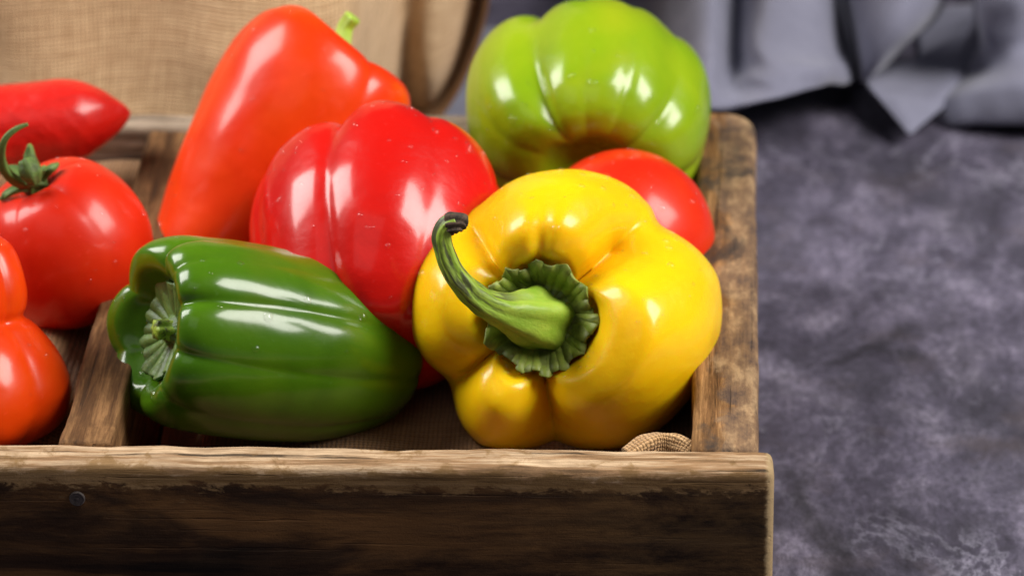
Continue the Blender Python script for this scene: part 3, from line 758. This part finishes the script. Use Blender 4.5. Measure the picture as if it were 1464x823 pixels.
tube('stem', [cb-ab*14*k, cb+ab*8*k, cb+ab*40*k-RIGHT*12*k], [16*k, 12*k, 11*k], M['stem'], T, ribs=5, rib=.1, nseg=14, nr=30)
drops(Vb, Nb, 16, T, 75, SEEN(0.0), 0.0003, 0.0008)

# ---- long pointed red pepper at the back left
cp = at(-92, 199, 0.185); k = mpp(cp)
ap = cdir(-1.0, -0.14, 0.10)
T = empty('pointed_red_pepper', (cp[0], cp[1], cp[2]-0.012), 'long pointed red pepper at the back left, tip pointing right', 'pepper')
pp = [(0, .0, 0, 0), (.3, .05, .5, 0), (.7, -.1, .6, 0), (.95, -.6, .4, 0), (1.0, -1.3, .3, 0), (1.0, -2.2, .3, 0), (.98, -2.9, .3, 0), (.90, -3.3, .3, 0), (.71, -3.7, .3, 0), (.45, -4.08, .2, 0), (.16, -4.38, .1, 0), (0, -4.46, 0, 0)]
_, Vp, Np = body('body', cp, ap, -FWD, 63*k, M['pointed'], T, pp, None, creases=[(60, .08, 20), (200, .15, 20), (310, .1, 20)], seed=81, lump=.03)
tube('stem', [cp-ap*3*k, cp+ap*20*k, cp+ap*50*k+UP*10*k], [14*k, 9*k, 8*k], M['stem'], T, ribs=5, rib=.1, nseg=14, nr=24)

# ---- a twisted roll of burlap tucked in the near right corner
M['burlap_roll'] = mat_burlap('roll_burlap', (0.40, 0.22, 0.095), (0.66, 0.42, 0.21), 0.0012)
rp = [at(896, 652, 0.008), at(918, 638, 0.012), at(946, 631, 0.015), at(970, 633, 0.014), at(992, 646, 0.010)]
T = empty('burlap_roll', rp[2]-np.array([0, 0, .003]), 'small rolled scrap of tan burlap in the near right corner beside the yellow pepper', 'burlap')
k = mpp(rp[2])
tube('roll', rp, [12*k, 14*k, 15*k, 14*k, 12*k], M['burlap_roll'], T, nseg=120, nr=64, ribs=3, rib=.10, twist=5, wobble=.0011, seed=3, metric=True)
# ------------------------------------------------------------------ burlap sack behind the crate
def sack():
    c = np.array([-0.250, 0.330, 0.0])
    n1, n2 = 260, 120
    V, UV = [], []
    for i in range(n2):
        s = i/(n2-1); z = 0.002+0.30*s
        q = min(1.0, z/0.085)
        rnd_ = (1-(1-q)**2.4)**0.5 if q < 1 else 1.0
        for j in range(n1):
            a = j*2*PI/n1
            ca, sa = math.cos(a), math.sin(a)
            e = 0.84
            hx, hy = 0.156, 0.085
            x = hx*np.sign(ca)*abs(ca)**e; y = hy*np.sign(sa)*abs(sa)**e
            w = 0.72+0.28*rnd_
            V.append((c[0]+x*w, c[1]+y*w, z)); UV.append((a*0.11, z))
    V = np.array(V); UV = np.array(UV)
    top = V[-n1:]; al_ = np.concatenate([[0], np.cumsum(np.linalg.norm(np.diff(top, axis=0), axis=1))])
    UV[:, 0] = np.tile(al_, n2)
    xx = V[:, 0]
    frontm = (V[:, 1] < c[1]).astype(float)
    gro = 0.030*np.exp(-((xx+0.135+0.05*(V[:, 2]-0.12))/0.0095)**2) + 0.015*np.sin(xx*58+V[:, 2]*16)*np.exp(-((xx+0.24)/0.09)**2)*np.clip(V[:, 2]/0.12, 0.3, 1)
    bul = 0.034/(1+np.exp(-(xx+0.133)/0.003)) - 0.012*np.exp(-((xx+0.19)/0.06)**2)
    V[:, 1] += frontm*(gro+bul)
    V[:, 1] += wob(V, 26, 0.010, 11)*frontm + wob(V, 70, 0.002, 12)
    V[:, 0] += wob(V, 30, 0.004, 13)
    V[:, 1] += 0.42*V[:, 2] + 0.002
    o = link('burlap_sack', V, grid_faces(n2, n1, True), M['burlap'], uv=UV)
    return tag(o, 'tan burlap sack standing behind the crate on the left', 'sack')
sack()

# ------------------------------------------------------------------ grey linen cloth behind the crate on the right
def sheet(name, rows, mat, parent=None, nu=90, nv=60, thick=0.0012, amp=0.0008, seed=0, tuck=None):
    """rows of (px, py, Y) control points -> smooth sheet of cloth standing in the place"""
    G = np.array([[at(*p) for p in r] for r in rows])                # rows x cols x 3
    if tuck: G[-1] = G[-2]+np.array([0, tuck[0], tuck[1]])
    A = np.array([catmull(r, nu) for r in G])                        # rows x nu
    B = np.array([catmull(A[:, j], nv) for j in range(nu)])          # nu x nv
    V = B.transpose(1, 0, 2).reshape(-1, 3)
    V[:, 1] += wob(V, 60, amp, seed+1)+wob(V, 160, amp*0.3, seed+2)
    o = link(name, V, grid_faces(nv, nu), mat, parent)
    sd = o.modifiers.new('thickness', 'SOLIDIFY'); sd.thickness = thick; sd.offset = 0
    return o
CL = empty('grey_cloth', tuple(at(1150, 185, 0.40)*np.array([1, 1, 0])), 'crumpled blue-grey linen cloth lying in folds behind the crate', 'cloth')
sheet('cloth_sheet', [
    [(600, -90, .56), (720, -90, .55), (860, -90, .49), (960, -90, .43), (1020, -90, .41), (1055, -90, .43), (1110, -90, .41), (1170, -90, .415), (1215, -90, .46), (1280, -90, .46), (1350, -90, .46)],
    [(600, 0, .54), (720, 0, .53), (860, 0, .46), (960, 0, .385), (1015, 0, .365), (1052, 0, .40), (1100, 0, .365), (1165, 0, .375), (1208, 0, .42), (1270, 0, .45), (1340, 0, .45)],
    [(600, 80, .49), (720, 80, .48), (860, 80, .41), (960, 80, .345), (1015, 80, .325), (1050, 80, .358), (1095, 80, .327), (1160, 80, .338), (1208, 75, .39), (1270, 70, .44), (1340, 70, .44)],
    [(600, 150, .42), (720, 150, .41), (860, 150, .36), (960, 126, .325), (1015, 122, .31), (1048, 122, .324), (1095, 118, .312), (1160, 104, .32), (1212, 94, .375), (1270, 96, .43), (1340, 96, .43)],
    [(600, 215, .33), (720, 215, .33), (860, 205, .325), (960, 160, .31), (1015, 155, .302), (1050, 153, .306), (1090, 147, .303), (1155, 128, .315), (1212, 114, .37), (1270, 112, .43), (1340, 110, .43)],
    [(600, 150, .43), (720, 150, .43), (860, 150, .41), (960, 150, .40), (1015, 146, .39), (1050, 146, .40), (1090, 143, .39), (1155, 130, .40), (1215, 112, .43), (1270, 106, .45), (1340, 106, .45)]],
    M['linen'], CL, 220, 110, seed=1, amp=0.0032, tuck=(0.12, -0.004))
sheet('hanging_fold', [
    [(1196, -90, .42), (1240, -90, .40), (1300, -90, .39), (1345, -90, .40), (1362, -90, .43)],
    [(1205, 0, .41), (1240, 0, .38), (1295, 0, .37), (1335, 0, .385), (1350, 0, .41)],
    [(1218, 50, .40), (1240, 50, .37), (1282, 45, .365), (1312, 40, .38), (1328, 36, .40)],
    [(1226, 90, .39), (1240, 88, .367), (1262, 78, .365), (1282, 70, .38), (1296, 64, .40)],
    [(1230, 118, .385), (1238, 116, .368), (1246, 108, .368), (1256, 100, .38), (1264, 95, .40)]],
    M['linen'], CL, 70, 70, seed=2, amp=0.0018)
sheet('pointed_corner', [
    [(1232, 106, .385), (1262, 96, .40), (1310, 84, .41), (1352, 60, .415), (1392, 20, .42), (1420, -40, .43)],
    [(1240, 122, .372), (1268, 120, .378), (1316, 112, .385), (1358, 98, .39), (1398, 72, .40), (1425, 20, .41)],
    [(1262, 148, .360), (1282, 146, .360), (1320, 140, .368), (1356, 128, .375), (1392, 108, .39), (1420, 80, .40)],
    [(1285, 174, .350), (1296, 172, .350), (1318, 164, .356), (1346, 148, .368), (1378, 128, .38), (1410, 104, .395)],
    [(1298, 190, .345), (1302, 190, .345), (1314, 180, .350), (1338, 160, .362), (1368, 138, .376), (1402, 116, .392)]],
    M['linen'], CL, 90, 70, seed=3, amp=0.0015)
sheet('cloth_sheet', [
    [(1385, -90, .42), (1405, -90, .39), (1450, -90, .385), (1500, -90, .40), (1560, -90, .42), (1700, -90, .44)],
    [(1392, 0, .41), (1408, 0, .375), (1450, 0, .37), (1500, 0, .385), (1560, 0, .40), (1700, 0, .43)],
    [(1398, 66, .41), (1412, 66, .38), (1450, 64, .375), (1500, 62, .385), (1560, 60, .395), (1700, 60, .42)],
    [(1360, 106, .40), (1400, 98, .385), (1450, 88, .37), (1500, 84, .37), (1560, 80, .38), (1700, 80, .41)],
    [(1330, 150, .375), (1380, 140, .362), (1450, 132, .352), (1500, 130, .352), (1560, 130, .365), (1700, 130, .40)],
    [(1325, 174, .372), (1380, 176, .358), (1450, 176, .349), (1500, 176, .349), (1560, 176, .36), (1700, 176, .39)],
    [(1330, 160, .395), (1380, 160, .385), (1450, 160, .38), (1500, 160, .38), (1560, 160, .39), (1700, 160, .41)]],
    M['linen'], CL, 110, 110, seed=4, amp=0.0030, tuck=(0.09, 0.008))
